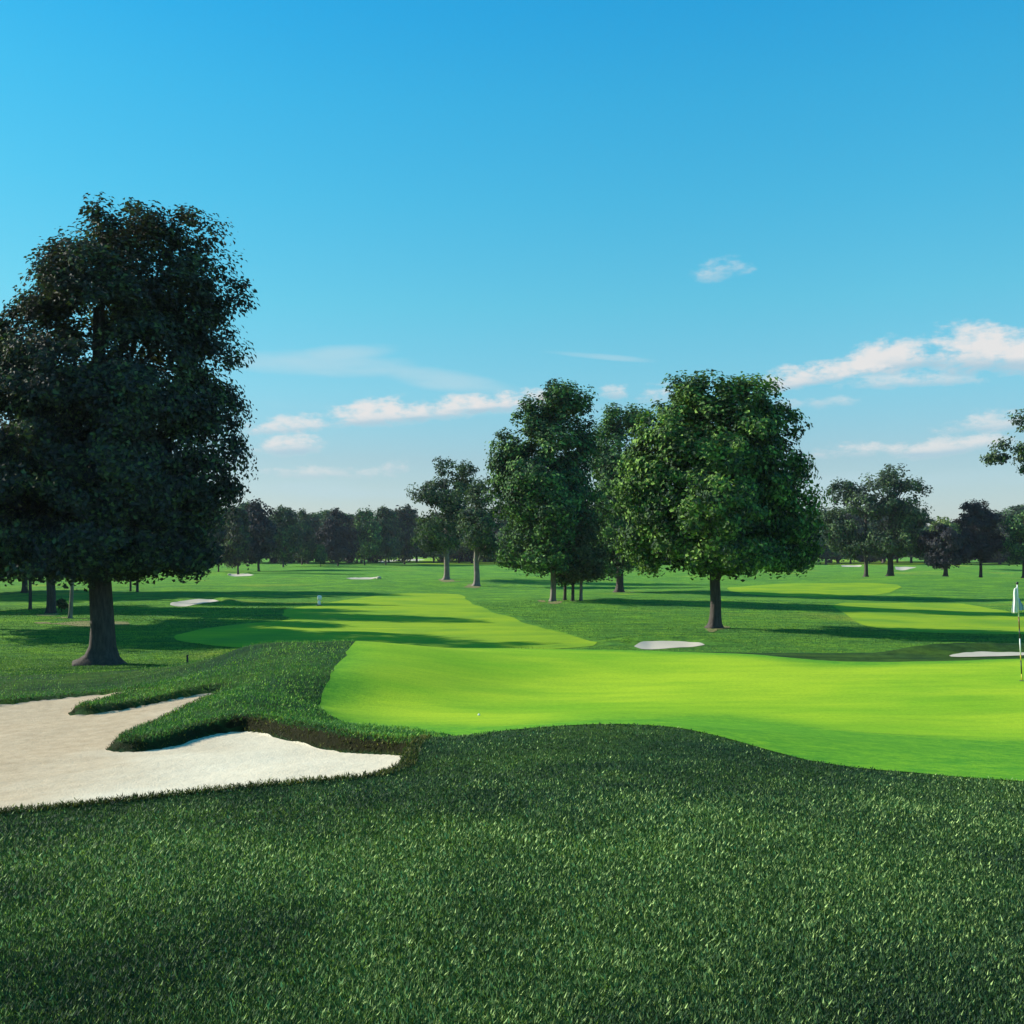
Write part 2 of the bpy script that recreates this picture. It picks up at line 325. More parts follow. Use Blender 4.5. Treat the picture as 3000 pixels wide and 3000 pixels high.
def mat_sand():
    m, t, b = newmat('bunker_sand', 0.95, 0.1); p = pos(t)
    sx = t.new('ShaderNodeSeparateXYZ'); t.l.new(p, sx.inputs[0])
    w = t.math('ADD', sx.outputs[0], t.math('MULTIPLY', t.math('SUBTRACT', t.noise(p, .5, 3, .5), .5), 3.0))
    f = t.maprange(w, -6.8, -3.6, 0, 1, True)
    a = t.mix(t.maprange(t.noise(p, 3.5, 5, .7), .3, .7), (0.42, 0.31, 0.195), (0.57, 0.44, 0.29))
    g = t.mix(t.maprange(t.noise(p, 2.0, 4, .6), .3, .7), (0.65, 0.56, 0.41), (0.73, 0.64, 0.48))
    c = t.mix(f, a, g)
    sp = t.noise(p, 24, 4, .7); c = t.mix(t.maprange(sp, .56, .74), c, t.mix(1, c, (.72, .66, .58), 'MULTIPLY'))
    t.l.new(c, b.inputs['Base Color'])
    hgt = t.math('ADD', t.noise(p, 5, 4, .6), t.math('MULTIPLY', t.noise(p, 40, 3, .7), .35))
    bump(t, b, hgt, .35, .06); return m
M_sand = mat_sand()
def mat_plain(name, col, rough=.7, spec=.3, var=.15, scale=5):
    m, t, b = newmat(name, rough, spec); p = t.new('ShaderNodeTexCoord').outputs['Object']
    c = t.mix(t.noise(p, scale, 4, .6), [x*(1-var) for x in col], [min(1, x*(1+var)) for x in col]); t.l.new(c, b.inputs['Base Color']); return m
M_farsand = mat_plain('pale_sand', (0.52, 0.46, 0.36), .95, .1, .08, .6)
M_soil = mat_plain('bare_soil', (0.22, 0.21, 0.09), .95, .05, .35, .8)
def mat_leaf(name, ca, cb, cc, transl=.3, spec=.12):
    m, t, b = newmat(name, .7, spec)
    a = t.new('ShaderNodeAttribute'); a.attribute_name = 'rnd'
    c = t.ramp(a.outputs['Fac'], [(0, ca), (.55, cb), (1, cc)])
    t.l.new(c, b.inputs['Base Color'])
    tr = t.new('ShaderNodeBsdfTranslucent'); t.l.new(t.mix(1, c, (1.3, 1.4, .5), 'MULTIPLY'), tr.inputs[0])
    mx = t.new('ShaderNodeMixShader'); mx.inputs[0].default_value = transl
    t.l.new(b.outputs[0], mx.inputs[1]); t.l.new(tr.outputs[0], mx.inputs[2]); t.l.new(mx.outputs[0], t.n['Material Output'].inputs[0]); return m
M_leaf_dark = mat_leaf('dark_leaves', (0.050, 0.050, 0.052), (0.058, 0.068, 0.048), (0.12, 0.17, 0.06), .10)
M_leaf_mid = mat_leaf('green_leaves', (0.034, 0.058, 0.042), (0.070, 0.15, 0.050), (0.21, 0.36, 0.10), .12)
M_leaf_maple = mat_leaf('bright_leaves', (0.038, 0.065, 0.042), (0.10, 0.19, 0.044), (0.27, 0.44, 0.09), .12)
M_leaf_far = mat_leaf('far_leaves', (0.038, 0.056, 0.048), (0.058, 0.100, 0.052), (0.13, 0.20, 0.07), .15)
M_leaf_red = mat_leaf('purple_leaves', (0.040, 0.038, 0.050), (0.045, 0.045, 0.050), (0.055, 0.06, 0.05), .1)
M_leaf_pale = mat_leaf('yellow_green_leaves', (0.10, 0.15, 0.05), (0.16, 0.21, 0.07), (0.22, 0.28, 0.09), .2)
M_leaf_brown = mat_leaf('olive_leaves', (0.05, 0.055, 0.03), (0.09, 0.10, 0.04), (0.16, 0.16, 0.07), .15)
M_blade = mat_leaf('grass_blades', (0.023, 0.050, 0.030), (0.048, 0.120, 0.030), (0.42, 0.58, 0.20), .15)
M_blade_far = mat_leaf('mound_blades', (0.058, 0.165, 0.045), (0.14, 0.33, 0.05), (0.40, 0.62, 0.12), .2)
M_blade_field = mat_leaf('field_blades', (0.040, 0.12, 0.036), (0.125, 0.28, 0.045), (0.36, 0.50, 0.07), .2)
M_blade_dry = mat_leaf('dry_blades', (0.04, 0.05, 0.02), (0.11, 0.125, 0.03), (0.30, 0.30, 0.07), .2)
def mat_bark(name, c1, c2):
    m, t, b = newmat(name, .9, .15); p = t.new('ShaderNodeTexCoord').outputs['Object']; q = t.mapping(p, (1, 1, .18))
    n = t.noise(q, 9, 6, .7); t.l.new(t.mix(t.maprange(n, .35, .65), c1, c2), b.inputs['Base Color']); bump(t, b, n, .9, .06); return m
M_bark = mat_bark('bark', (0.045, 0.038, 0.035), (0.10, 0.085, 0.075))
M_bark_pale = mat_bark('pale_bark', (0.12, 0.10, 0.09), (0.26, 0.23, 0.19))

# ------------------------------------------------------------------ the ground sheet and what is laid on it
azf = np.radians(np.concatenate([np.arange(-180, -36, 4.0), np.arange(-36, 36, 0.1), np.arange(36, 180, 4.0)]))
inv = [1/1.2, 1/1.6]
t_ = 1/2.0
while t_ > 0.00045:
    inv.append(t_)
    r = 1/t_
    t_ -= (0.006 if r < 3 else 0.0016 if r < 6 else 0.0009 if r < 7.5 else 0.00032 if r < 24 else 0.00045 if r < 60 else 0.0003 if r < 300 else 0.00015)
R = np.array([1/i for i in inv]+[2600, 3600, 6000])
A, RR = np.meshgrid(azf, R); GX = RR*np.sin(A); GY = RR*np.cos(A)
na, nr = len(azf), len(R)
GZ = height(GX.ravel(), GY.ravel()).reshape(GX.shape)
V = np.stack([GX.ravel(), GY.ravel(), GZ.ravel()], 1)
V = np.vstack([V, [[0, 0, hz(0, 0)]]])
ii, jj = np.meshgrid(np.arange(nr-1), np.arange(na), indexing='ij'); j2 = (jj+1) % na
quads = np.stack([ii*na+jj, (ii+1)*na+jj, (ii+1)*na+j2, ii*na+j2], -1).reshape(-1, 4)
tris = np.stack([np.full(na, nr*na), np.arange(na), (np.arange(na)+1) % na], 1)
quads = quads[:, ::-1]; tris = tris[:, ::-1]
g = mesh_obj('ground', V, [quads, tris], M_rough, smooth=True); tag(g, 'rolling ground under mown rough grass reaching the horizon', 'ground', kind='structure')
VX, VY = V[:, 0], V[:, 1]; VD = np.hypot(VX, VY); VW = np.abs(np.arctan2(VX, VY)) < math.radians(36.5)
def nz(s, k): return vn(VX, VY, s, k)-.5
def vsd(poly, margin=6):
    poly = np.array([q[:2] for q in poly]); lo = poly.min(0)-margin; hi = poly.max(0)+margin
    m = VW & (VX > lo[0]) & (VX < hi[0]) & (VY > lo[1]) & (VY < hi[1]); r = np.full(len(VX), -99.0); r[m] = sdist(poly, VX[m], VY[m]); return r
def overlay(name, sd, mat, dz, label, cat, attr=None, kind='structure'):
    """the part of the ground sheet where sd > 0, cut exactly along sd = 0"""
    at = attr if attr is not None else np.zeros(len(VX)); sq = sd[quads]; pos_ = sq > 0
    full = quads[pos_.all(1)]; part = quads[pos_.any(1) & ~pos_.all(1)]
    vs = []; fs = {}; ats = []; cnt = len(V)
    for q in part:
        out = []
        for i in range(4):
            a_, b_ = q[i], q[(i+1) % 4]; sa, sb = sd[a_], sd[b_]
            if sa > 0: out.append(a_)
            if (sa > 0) != (sb > 0):
                sa_ = max(sa, -3) if sa < 0 else sa; sb_ = max(sb, -3) if sb < 0 else sb
                t = sa_/(sa_-sb_); vs.append(V[a_]*(1-t)+V[b_]*t); ats.append(at[a_]*(1-t)+at[b_]*t); out.append(cnt); cnt += 1
        if len(out) > 2: fs.setdefault(len(out), []).append(out)
    VV = np.vstack([V, np.array(vs).reshape(-1, 3)]); AA = np.concatenate([at, ats]); F_ = [full]+[np.array(v) for v in fs.values()]; F_ = [f for f in F_ if len(f)]
    if not F_: return
    u = np.unique(np.concatenate([f.ravel() for f in F_])); mp = np.zeros(len(VV), np.int64); mp[u] = np.arange(len(u))
    v = VV[u].copy(); v[:, 2] += dz
    o = mesh_obj(name, v, [mp[f] for f in F_], mat, smooth=True, attr=AA[u]); tag(o, label, cat, kind=kind); return o
sB = vsd(BUNK)+nz(.25, 31)*.05
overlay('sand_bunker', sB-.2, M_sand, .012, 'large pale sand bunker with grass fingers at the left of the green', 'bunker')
sG = vsd(GREEN)+nz(.6, 32)*.15; sF = vsd(FRINGE)+nz(.5, 33)*.12
blend = sstep((sG+nz(1.5, 34)*1.2+.7)/1.9)
overlay('putting_green', sG, M_green, .009, 'bright smooth yellow green putting green around the flagstick', 'green', blend)
overlay('fringe', np.minimum(sF, -sG), M_green, .008, 'mid green collar of short turf round the putting green', 'fringe', blend)
fl = ['broad bright fairway stretching away behind the green', 'narrow bright fairway strip beyond the tall round tree', 'bright fairway striped with shadows at the right', 'thin bright fairway far off before the treeline', 'far bright turf strip at the foot of the right trees']
taken = np.full(len(VX), -99.0)
fb = ['short white bunker right behind the green, left of the round tree', 'pale bunker behind the green near the flagstick', 'white bunker in the tree shade at the left', 'long thin bunker far off before the treeline', 'small far bunker left of the twin trunks at right', 'small far bunker right of the twin trunks', 'thin pale bunker in the middle distance on the left field', 'tiny pale bunker by the slim far tree at left']
for (bp, dep), lb in zip(FARB, fb):
    q = vsd(bp)+nz(2, 35)*.5; overlay('sand_bunker', q, M_farsand, .02, lb, 'bunker'); taken = np.maximum(taken, q)
for k, pl in enumerate(SOIL):
    q = vsd(pl)+nz(1.2, 36)*3.0+nz(.5, 37)*1.0-.1; overlay('bare_soil', np.minimum(q, -taken), M_soil, .02, None, None); taken = np.maximum(taken, q)
for k, pl in enumerate(FW):
    q = vsd(pl, 12)+nz(5, 38)*.9; overlay('fairway', np.minimum(q, -taken), M_fair, .015, fl[k], 'fairway'); taken = np.maximum(taken, q)

# ------------------------------------------------------------------ grass blades of the near rough
def blades(name, N, tlo, thi, hgt, wid, seed, mat, label, filt, droop=.97, urange=.66):
    rng = np.random.default_rng(seed)
    u = rng.uniform(-urange, urange, N); t = rng.uniform(tlo, thi, N); y = 1/t; x = u*y
    k = filt(x, y); x, y = x[k], y[k]; n = len(x)
    z = height(x, y)
    patch = vn(x, y, .9, 21)*.6+vn(x, y, .25, 22)*.4
    h = hgt*(.8+.2*sstep((y-3)/5))*(.55+.6*rng.random(n))*(.75+.5*patch)*(1+.02*y); w = (wid*(.72+.28*sstep((y-3)/5))+y*.00045)*(.7+.6*rng.random(n))
    a = rng.uniform(0, 2*np.pi, n); lean = rng.uniform(.2, droop, n)
    fp = rng.random(n) < .4; h = np.where(fp, h*.6, h); w = np.where(fp, w*1.35, w); lean = np.where(fp, rng.uniform(.8, .985, n), lean)
    lift = np.where(fp, rng.uniform(.3, 1.1, n)*h*1.2, 0)
    ax = np.cos(a); ay = np.sin(a); pa = a+rng.uniform(.9, 2.2, n)
    px_, py_ = np.cos(pa)*w/2, np.sin(pa)*w/2
    B = np.stack([x, y, z-.01+lift], 1)
    v0 = B-np.stack([px_, py_, 0*w], 1); v1 = B+np.stack([px_, py_, 0*w], 1)
    v2 = B+np.stack([ax*h*lean, ay*h*lean, h*np.sqrt(np.maximum(.15, 1-lean**2))+.01], 1)
    VV = np.stack([v0, v1, v2], 1).reshape(-1, 3); FFc = np.arange(3*n).reshape(-1, 3)
    big = vn(x, y*.7, 1.6, 23)*.4+vn(x, y*.8, .5, 24)*.35+vn(x, y*.8, 3.7, 25)*.45-.1
    r = np.clip(rng.random(n)**3.2+(big-.53)*1.15, 0, 1)
    o = mesh_obj(name, VV, FFc, mat, attr=np.repeat(r, 3)); tag(o, label, 'grass', kind='stuff'); return o
def f_near(x, y):
    s = sdist(BUNK, x, y); return ~((x < 0) & (s > .06)) & ~inpoly(FRINGE, x, y) & (y < 13.6+.0*x) & ((x > -2.2) | (y < 9.9)) | (inpoly([(-1.4, 9), (-.9, 14.6), (0, 14), (0, 9)], x, y) & ~inpoly(FRINGE, x, y) & (s < .06))
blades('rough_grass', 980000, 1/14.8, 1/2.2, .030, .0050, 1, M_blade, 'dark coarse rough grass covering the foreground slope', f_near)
def f_far(x, y):
    return (np.random.default_rng(9).random(len(x)) < np.clip((35-y)/13, 0, 1)) & ~(sdist(BUNK, x, y) > .08) & ~((x > 1) & (y > 24)) & ~inpoly(FRINGE, x, y) & ~f_near(x, y)
blades('rough_grass', 360000, 1/38.0, 1/10.0, .055, .007, 2, M_blade_far, 'green rough grass on the mound and fingers round the bunker', f_far)
def f_field(x, y):
    k = np.ones(len(x), bool)
    for p in FW[:3]+[q[0] for q in FARB[:3]]: k &= ~(sdist(p, x, y) > -.3)
    return k & ~((y < 36) & (x > 3)) & ~((y < 34))
blades('field_grass', 330000, 1/100.0, 1/33.0, .030, .016, 4, M_blade_field, 'coarse mown rough grass of the open field behind the green', f_field)
# tufts fringing the bunker edge
def f_edge(x, y):
    s = sdist(BUNK, x, y); return (s > -.12) & (s < .21) & (x < 0) & ((s < .03) | (vn(x, y, .04, 41) > .25))
blades('bunker_edge_grass', 520000, 1/26.0, 1/6.5, .05, .007, 3, M_blade_dry, 'olive and brown overhanging grass along the bunker lip', f_edge, .98)

# ------------------------------------------------------------------ trees
def tube(path, rad, seg=8, lobes=None):
    path = np.array(path, float); n = len(path); Vs = []
    for i in range(n):
        tg = path[min(i+1, n-1)]-path[max(i-1, 0)]; tg /= np.linalg.norm(tg)+1e-9
        up = np.array([1, 0, 0]) if abs(tg[2]) > .7 else np.array([0, 0, 1.]); s = np.cross(tg, up); s /= np.linalg.norm(s); b = np.cross(s, tg)
        th = np.linspace(0, 2*np.pi, seg, endpoint=False); rr = rad[i]*(1+(lobes[i]*np.cos(5*th+.7)+.5*lobes[i]*np.cos(3*th) if lobes is not None else 0*th))
        Vs.append(path[i]+np.outer(np.cos(th)*rr, s)+np.outer(np.sin(th)*rr, b))
    Vs = np.vstack(Vs); Fs = []
    for i in range(n-1):
        for j in range(seg): Fs.append((i*seg+j, i*seg+(j+1) % seg, (i+1)*seg+(j+1) % seg, (i+1)*seg+j))
    return Vs, np.array(Fs)
def join(parts):
    Vs = []; Fs = []; o = 0
    for v, f in parts: Vs.append(v); Fs.append(f+o); o += len(v)
    return np.vstack(Vs), np.vstack(Fs)
def trunk_geo(rng, H, r0, targets, flare=1.6, lean=(0, 0), seg=14, top=None, sticks=10):
    top = top or H*.75
    zs = np.array([-.4, 0, .12, .35, .8, 1.6, top*.3, top*.5, top*.7, top]); zs = np.sort(zs)
    path = []; rad = []; lob = []
    for z in zs:
        f = max(z, 0)/H; w = np.array([lean[0]*z+.15*r0*math.sin(z*1.1), lean[1]*z+.12*r0*math.cos(z*.9)])
        path.append((w[0], w[1], z)); rad.append(r0*((1-.75*f)+(flare-1)*math.exp(-max(z, 0)/(r0*.55)))); lob.append(.22*math.exp(-max(z, 0)/(r0*1.6))+.03)
    parts = [tube(path, rad, seg, lob)]
    path = np.array(path)
    for k in range(min(sticks, len(targets))):
        tg = targets[k]; z0 = min(max(tg[2]*rng.uniform(.35, .6), H*.16), top*.95); b = np.array([np.interp(z0, path[:, 2], path[:, 0]), np.interp(z0, path[:, 2], path[:, 1]), z0])
        m1 = b+(tg-b)*.35+np.array([0, 0, .06*H]); m2 = b+(tg-b)*.7+np.array([0, 0, .05*H]); r1 = np.interp(z0, path[:, 2], rad)*.5
        parts.append(tube([b, m1, m2, tg], [r1, r1*.7, r1*.42, r1*.12], 6))
    return join(parts)
def crown_geo(rng, ells, nclump, leaves, leaf, clump, holes=0.0, surf=.72, flat=.75):
    E = np.array(ells, float); vol = E[:, 3]*E[:, 4]*E[:, 5]; pr = vol**.8; pr /= pr.sum()
    C = []; tries = 0
    k = rng.choice(len(E), nclump, p=pr); dv = rng.normal(size=(nclump, 3)); dv /= np.linalg.norm(dv, axis=1)[:, None]
    rr = np.where(rng.random(nclump) < surf, rng.uniform(.7, 1.0, nclump), rng.random(nclump)**.4)
    c = E[k, :3]+dv*rr[:, None]*np.maximum(E[k, 3:6]-clump*.55, E[k, 3:6]*.35)
    if holes > 0:
        f = np.sin(c[:, 0]*1.7+c[:, 1]*.9)+np.sin(c[:, 1]*1.3+c[:, 2]*2.1+1)+np.sin(c[:, 2]*1.1-c[:, 0]*1.9+2); zz = (c[:, 2]-c[:, 2].min())/np.ptp(c[:, 2])
        keep = (f > -3+holes*3.4) | (zz < .38); c = c[keep]
    n = len(c); cr = clump*rng.uniform(.6, 1.3, n)
    L = n*leaves; ci = np.repeat(np.arange(n), leaves)
    d = rng.normal(size=(L, 3)); d /= np.linalg.norm(d, axis=1)[:, None]; rad = rng.random(L)**.45
    off = d*rad[:, None]*cr[ci][:, None]; off[:, 2] *= flat
    off += .1*clump*rng.normal(size=(L, 3))
    p = c[ci]+off
    cen = E[:, :3].mean(0); ow = c-cen; ow /= np.linalg.norm(ow, axis=1)[:, None]+1e-6
    nm = d*.6+ow[ci]*.75+rng.normal(size=(L, 3))*.42+np.array([0, 0, .3]); nm /= np.linalg.norm(nm, axis=1)[:, None]
    a = np.cross(nm, rng.normal(size=(L, 3))); a /= np.linalg.norm(a, axis=1)[:, None]+1e-9; b = np.cross(nm, a)
    s = leaf*rng.uniform(.6, 1.35, L)[:, None]
    v0 = p-a*s*.5; v2 = p+a*s*.55-nm*s*.12; v1 = p+b*s*.34+nm*s*.1; v3 = p-b*s*.34+nm*s*.1
    VV = np.stack([v0, v1, v2, v3], 1).reshape(-1, 3); Fq = np.arange(4*L).reshape(-1, 4)
    cv = rng.normal(size=n)*.16
    r = np.clip(rng.random(L)**1.5*.9+cv[ci]+.05, 0, 1)
    return VV, Fq, np.repeat(r, 4), c
TREES = {}
def pixel_tree(name, label, bx, by, blobs, d=None, leaf=.25, nclump=300, leaves=100, clump=.8, mat=None, bark=None, tw=20, holes=0., seed=1, depth=1.0, group=None, lean=(0, 0), flare=1.6, sticks=12, extra=None, trunkx=None, cat='tree', top=None, surf=.72):
    """blobs (cx,cy,rx,ry) are crown masses as seen in the photograph; each becomes a solid mass round the tree's own axis"""
    rng = np.random.default_rng(seed)
    d = d or (CAMZ)*F/(by-HZ); X = (bx-1500)/F*d; z0 = hz(X, d)
    s = d/F; E = []
    for (cx, cy, rx, ry) in blobs:
        x = (cx-bx)*s; z = CAMZ-(cy-HZ)*s-z0
        w = rx*s; h = ry*s
        E.append((x, rng.uniform(-.15, .15)*w, z, w, w*depth, h))
        off = max(0, min(w*.75, 4.5))*depth
        for sg in (-1, 1): E.append((x*.8+rng.uniform(-.1, .1)*w, sg*off, z-.08*h, w*.72, w*.72*depth, h*.78))
    root = empty(name, (X, d, z0)); tag(root, label, cat, group)
    VV, Fq, at, c = crown_geo(rng, E, nclump, leaves, leaf, clump, holes, surf)
    mesh_obj('crown', VV, Fq, mat or M_leaf_mid, root, attr=at)
    H = max(e[2]+e[5] for e in E)
    tg = c[rng.permutation(len(c))[:sticks]]
    v, f = trunk_geo(rng, H, tw*s/2, tg, flare, lean, top=top, sticks=sticks)
    mesh_obj('trunk', v, f, bark or M_bark, root, smooth=True)
    return root

B1 = [(365, 670, 120, 115), (560, 700, 115, 110), (215, 800, 125, 115), (635, 830, 112, 120), (610, 950, 105, 110), (330, 850, 230, 170), (120, 930, 120, 110), (500, 950, 170, 150), (625, 1050, 105, 120), (-40, 1080, 170, 180),
      (230, 1130, 240, 190), (470, 1180, 200, 160), (620, 1200, 110, 110), (655, 1340, 95, 90), (620, 1440, 95, 80), (90, 1370, 280, 190), (400, 1420, 250, 190), (570, 1500, 115, 105), (-120, 1400, 220, 240),
      (60, 1590, 260, 110), (350, 1600, 260, 100), (550, 1600, 120, 90), (200, 1660, 260, 55), (470, 1650, 170, 55), (-20, 1640, 150, 70)]
pixel_tree('shade_tree', 'huge dark broad-crowned tree with flared trunk, filling the left of the view', 295, 1946, B1, d=45, leaf=.2, nclump=2200, leaves=90, clump=.75, mat=M_leaf_dark, tw=72, holes=.30, seed=11, flare=2.3, sticks=26)
B2 = [(2060, 1170, 110, 90), (2200, 1180, 110, 90), (2270, 1260, 95, 110), (1965, 1260, 130, 100), (1920, 1300, 85, 90), (1990, 1150, 60, 60), (1850, 1430, 75, 110), (2120, 1310, 190, 140), (1900, 1370, 95, 110), (2290, 1400, 110, 110), (1870, 1490, 85, 130), (2080, 1480, 210, 150), (2320, 1510, 100, 120), (1900, 1600, 100, 95), (2120, 1620, 200, 80), (2300, 1620, 110, 75)]
pixel_tree('maple_tree', 'large round leafy tree right of centre, its left side bright green', 2095, 1842, B2, leaf=.27, nclump=1050, leaves=90, clump=.85, mat=M_leaf_maple, tw=34, holes=.22, seed=12, sticks=18)
B3 = [(1630, 1170, 85, 75), (1700, 1190, 50, 80), (1570, 1230, 80, 80), (1640, 1290, 110, 110), (1480, 1330, 62, 80), (1560, 1390, 130, 110), (1690, 1400, 75, 120), (1480, 1450, 70, 95), (1600, 1500, 130, 110), (1530, 1600, 85, 85), (1640, 1600, 95, 80), (1450, 1400, 45, 80), (1720, 1290, 50, 90), (1725, 1480, 50, 100), (1600, 1640, 120, 55), (1480, 1640, 50, 40)]
pixel_tree('oak_tree', 'tall green tree with a pale sunlit trunk, just left of the slim trunks at centre', 1620, 1768, B3, leaf=.33, nclump=760, leaves=75, clump=1.0, mat=M_leaf_mid, bark=M_bark_pale, tw=17, holes=.06, seed=13, flare=1.4, sticks=14)
for k, (bx, by, bl) in enumerate([(1655, 1766, [(1660, 1625, 58, 75), (1650, 1690, 30, 28)]), (1678, 1768, [(1700, 1580, 60, 85), (1685, 1675, 52, 40)]), (1702, 1768, [(1732, 1650, 58, 65), (1722, 1530, 50, 65)])]):
    pixel_tree('small_tree', ['slim tree, first trunk right of the tall pale-trunked tree', 'slim olive-leaved tree, middle of the cluster at centre', 'slim tree, rightmost trunk of the cluster at centre'][k], bx, by, bl, leaf=.28, nclump=110, leaves=65, clump=.8, mat=M_leaf_brown if k else M_leaf_mid, bark=M_bark_pale if k == 2 else M_bark, tw=10, seed=40+k, flare=1.2, group='slim trees in the centre cluster', sticks=5)
pixel_tree('oak_tree', 'dark two-topped tree standing behind, between the two big centre trees', 1815, 1737, [(1782, 1230, 50, 60), (1865, 1230, 58, 58), (1762, 1330, 45, 110), (1790, 1340, 85, 110), (1860, 1400, 90, 120), (1790, 1470, 95, 110), (1800, 1580, 105, 100), (1790, 1650, 95, 55)], leaf=.38, nclump=420, leaves=75, clump=1.2, mat=M_leaf_mid, tw=22, seed=14, sticks=10)
pixel_tree('ash_tree', 'open dark tree on a straight pale trunk, left of the centre group', 1308, 1703, [(1300, 1380, 65, 60), (1365, 1390, 40, 50), (1250, 1450, 50, 55), (1340, 1470, 80, 90), (1215, 1450, 24, 30), (1290, 1560, 95, 75), (1240, 1580, 45, 55)], leaf=.45, nclump=200, leaves=70, clump=1.3, mat=M_leaf_far, bark=M_bark_pale, tw=17, seed=15, holes=.2, sticks=10)
pixel_tree('ash_tree', 'dark lower tree with mottled trunk, between the open tree and centre group', 1396, 1713, [(1410, 1440, 50, 60), (1400, 1540, 75, 85), (1440, 1600, 50, 50)], leaf=.42, nclump=130, leaves=70, clump=1.2, mat=M_leaf_far, bark=M_bark_pale, tw=18, seed=16, sticks=8)
pixel_tree('elm_tree', 'spreading tree with broken crown, right trunk of the pair right of the round tree', 2608, 1690, [(2590, 1400, 70, 52), (2660, 1420, 55, 40), (2710, 1430, 28, 22), (2560, 1470, 90, 70), (2660, 1500, 72, 75), (2600, 1580, 110, 65), (2690, 1590, 55, 50)], leaf=.5, nclump=210, leaves=75, clump=1.5, mat=M_leaf_far, tw=17, seed=17, holes=.25, sticks=12)
pixel_tree('elm_tree', 'bushy tree, left trunk of the pair right of the big round tree', 2537, 1689, [(2460, 1440, 48, 45), (2450, 1530, 62, 80), (2500, 1590, 75, 55)], leaf=.5, nclump=120, leaves=75, clump=1.4, mat=M_leaf_far, tw=11, seed=18, sticks=7)
pixel_tree('beech_tree', 'dense dome-shaped near-black tree at the right', 2873, 1691, [(2862, 1530, 62, 70), (2865, 1590, 74, 66), (2850, 1500, 35, 38)], leaf=.42, nclump=190, leaves=110, clump=1.0, mat=M_leaf_red, tw=9, seed=19, sticks=6, flare=1.2)
pixel_tree('low_tree', 'low dark tree left of the dome-shaped one', 2770, 1693, [(2750, 1580, 60, 55), (2800, 1610, 55, 50), (2740, 1640, 60, 32)], leaf=.45, nclump=120, leaves=90, clump=1.1, mat=M_leaf_red, tw=12, seed=20, sticks=6)
pixel_tree('pale_tree', 'sunlit yellow-green tree peeping over the low dark tree', 2765, 1672, [(2760, 1560, 50, 52), (2800, 1580, 40, 50)], leaf=.7, nclump=80, leaves=60, clump=1.6, mat=M_leaf_pale, tw=8, seed=21, sticks=5)
pixel_tree('park_tree', 'mid green tree cut by the right edge, behind the flagstick', 3000, 1693, [(2985, 1540, 55, 62), (2970, 1610, 45, 55), (3050, 1560, 70, 90)], leaf=.45, nclump=140, leaves=75, clump=1.2, mat=M_leaf_mid, tw=11, seed=22, sticks=6)
pixel_tree('overhanging_tree', 'tree outside the right edge with one leafy branch reaching in', 3330, 1780, [(3300, 1200, 200, 150), (3300, 1400, 260, 150), (2970, 1325, 85, 50), (3010, 1245, 60, 55), (3060, 1350, 110, 80), (2920, 1348, 50, 24)], leaf=.3, nclump=520, leaves=60, clump=.8, mat=M_leaf_far, tw=22, seed=23, sticks=14)

# trees seen under the crown of the big one
under = [('thin dark trunk at far left, seen under the big crown', 88, 1776, 10, 0, 300), ('thick trunk with one sunlit edge, left of the big trunk', 148, 1793, 27, 0, 380),
         ('leaning pale trunk next left of the big trunk', 205, 1816, 12, .06, 250), ('slim dark trunk close against the big trunk, further back', 268, 1761, 9, 0, 260),
         ('far slim tree, first trunk right of the big trunk', 382, 1731, 6, 0, 220), ('far slim tree, second trunk right of the big trunk', 402, 1733, 8, 0, 230)]
for k, (lb, bx, by, tw, ln, hh) in enumerate(under):
    cy = by-hh-60; w = hh*.36
    pixel_tree('park_tree', lb, bx, by, [(bx, cy-hh*.25, w*.7, hh*.3), (bx-w*.4, cy+hh*.15, w*.75, hh*.36), (bx+w*.4, cy+hh*.12, w*.75, hh*.36), (bx, cy+hh*.38, w*.9, hh*.22)], leaf=.36, nclump=230, leaves=65, clump=1.1, mat=M_leaf_dark, bark=M_bark_pale if k == 2 else M_bark, tw=tw, seed=60+k, group='trees seen under the big crown', lean=(ln, 0), sticks=6, flare=1.4, holes=.1)
pixel_tree('round_shrub', 'brownish round shrub between the thick and the leaning trunk', 180, 1788, [(180, 1768, 16, 16), (188, 1775, 14, 12)], leaf=.16, nclump=26, leaves=60, clump=.28, mat=M_leaf_brown, tw=3, seed=70, sticks=3, cat='shrub')

# trees standing outside the left edge: they throw the long shadows over the fairway
for k, (x, y, hh) in enumerate([(-41, 67.5, 22), (-49, 48, 14), (-58, 95, 20), (-66, 121, 20), (-84, 124, 20), (-74, 130, 20), (-60, 126, 21)]):
    s = F/y; bx = 1500+x*s; by = HZ+CAMZ*s; w = hh*(.25 if k == 0 else .3)*s; H = hh*s
    pixel_tree('park_tree', 'broad tree outside the left edge, %s' % ['whose long shadow runs along the back of the green', 'whose shadow falls across the big tree trunk', 'nearest of those shading the far-left bunker', 'second nearest of those shading the far-left bunker', 'farthest left of those shading the fairway', 'in the middle of those shading the fairway', 'farthest back of those shading the fairway'][k], bx, by, [(bx, by-H*.72, w*.8, H*.26), (bx-w*.3, by-H*.5, w, H*.22), (bx+w*.4, by-H*.45, w*.9, H*.2)], d=y, leaf=.5, nclump=380, leaves=70, clump=1.2, mat=M_leaf_dark, tw=.7*s, seed=80+k, sticks=6, group='trees outside the left edge')

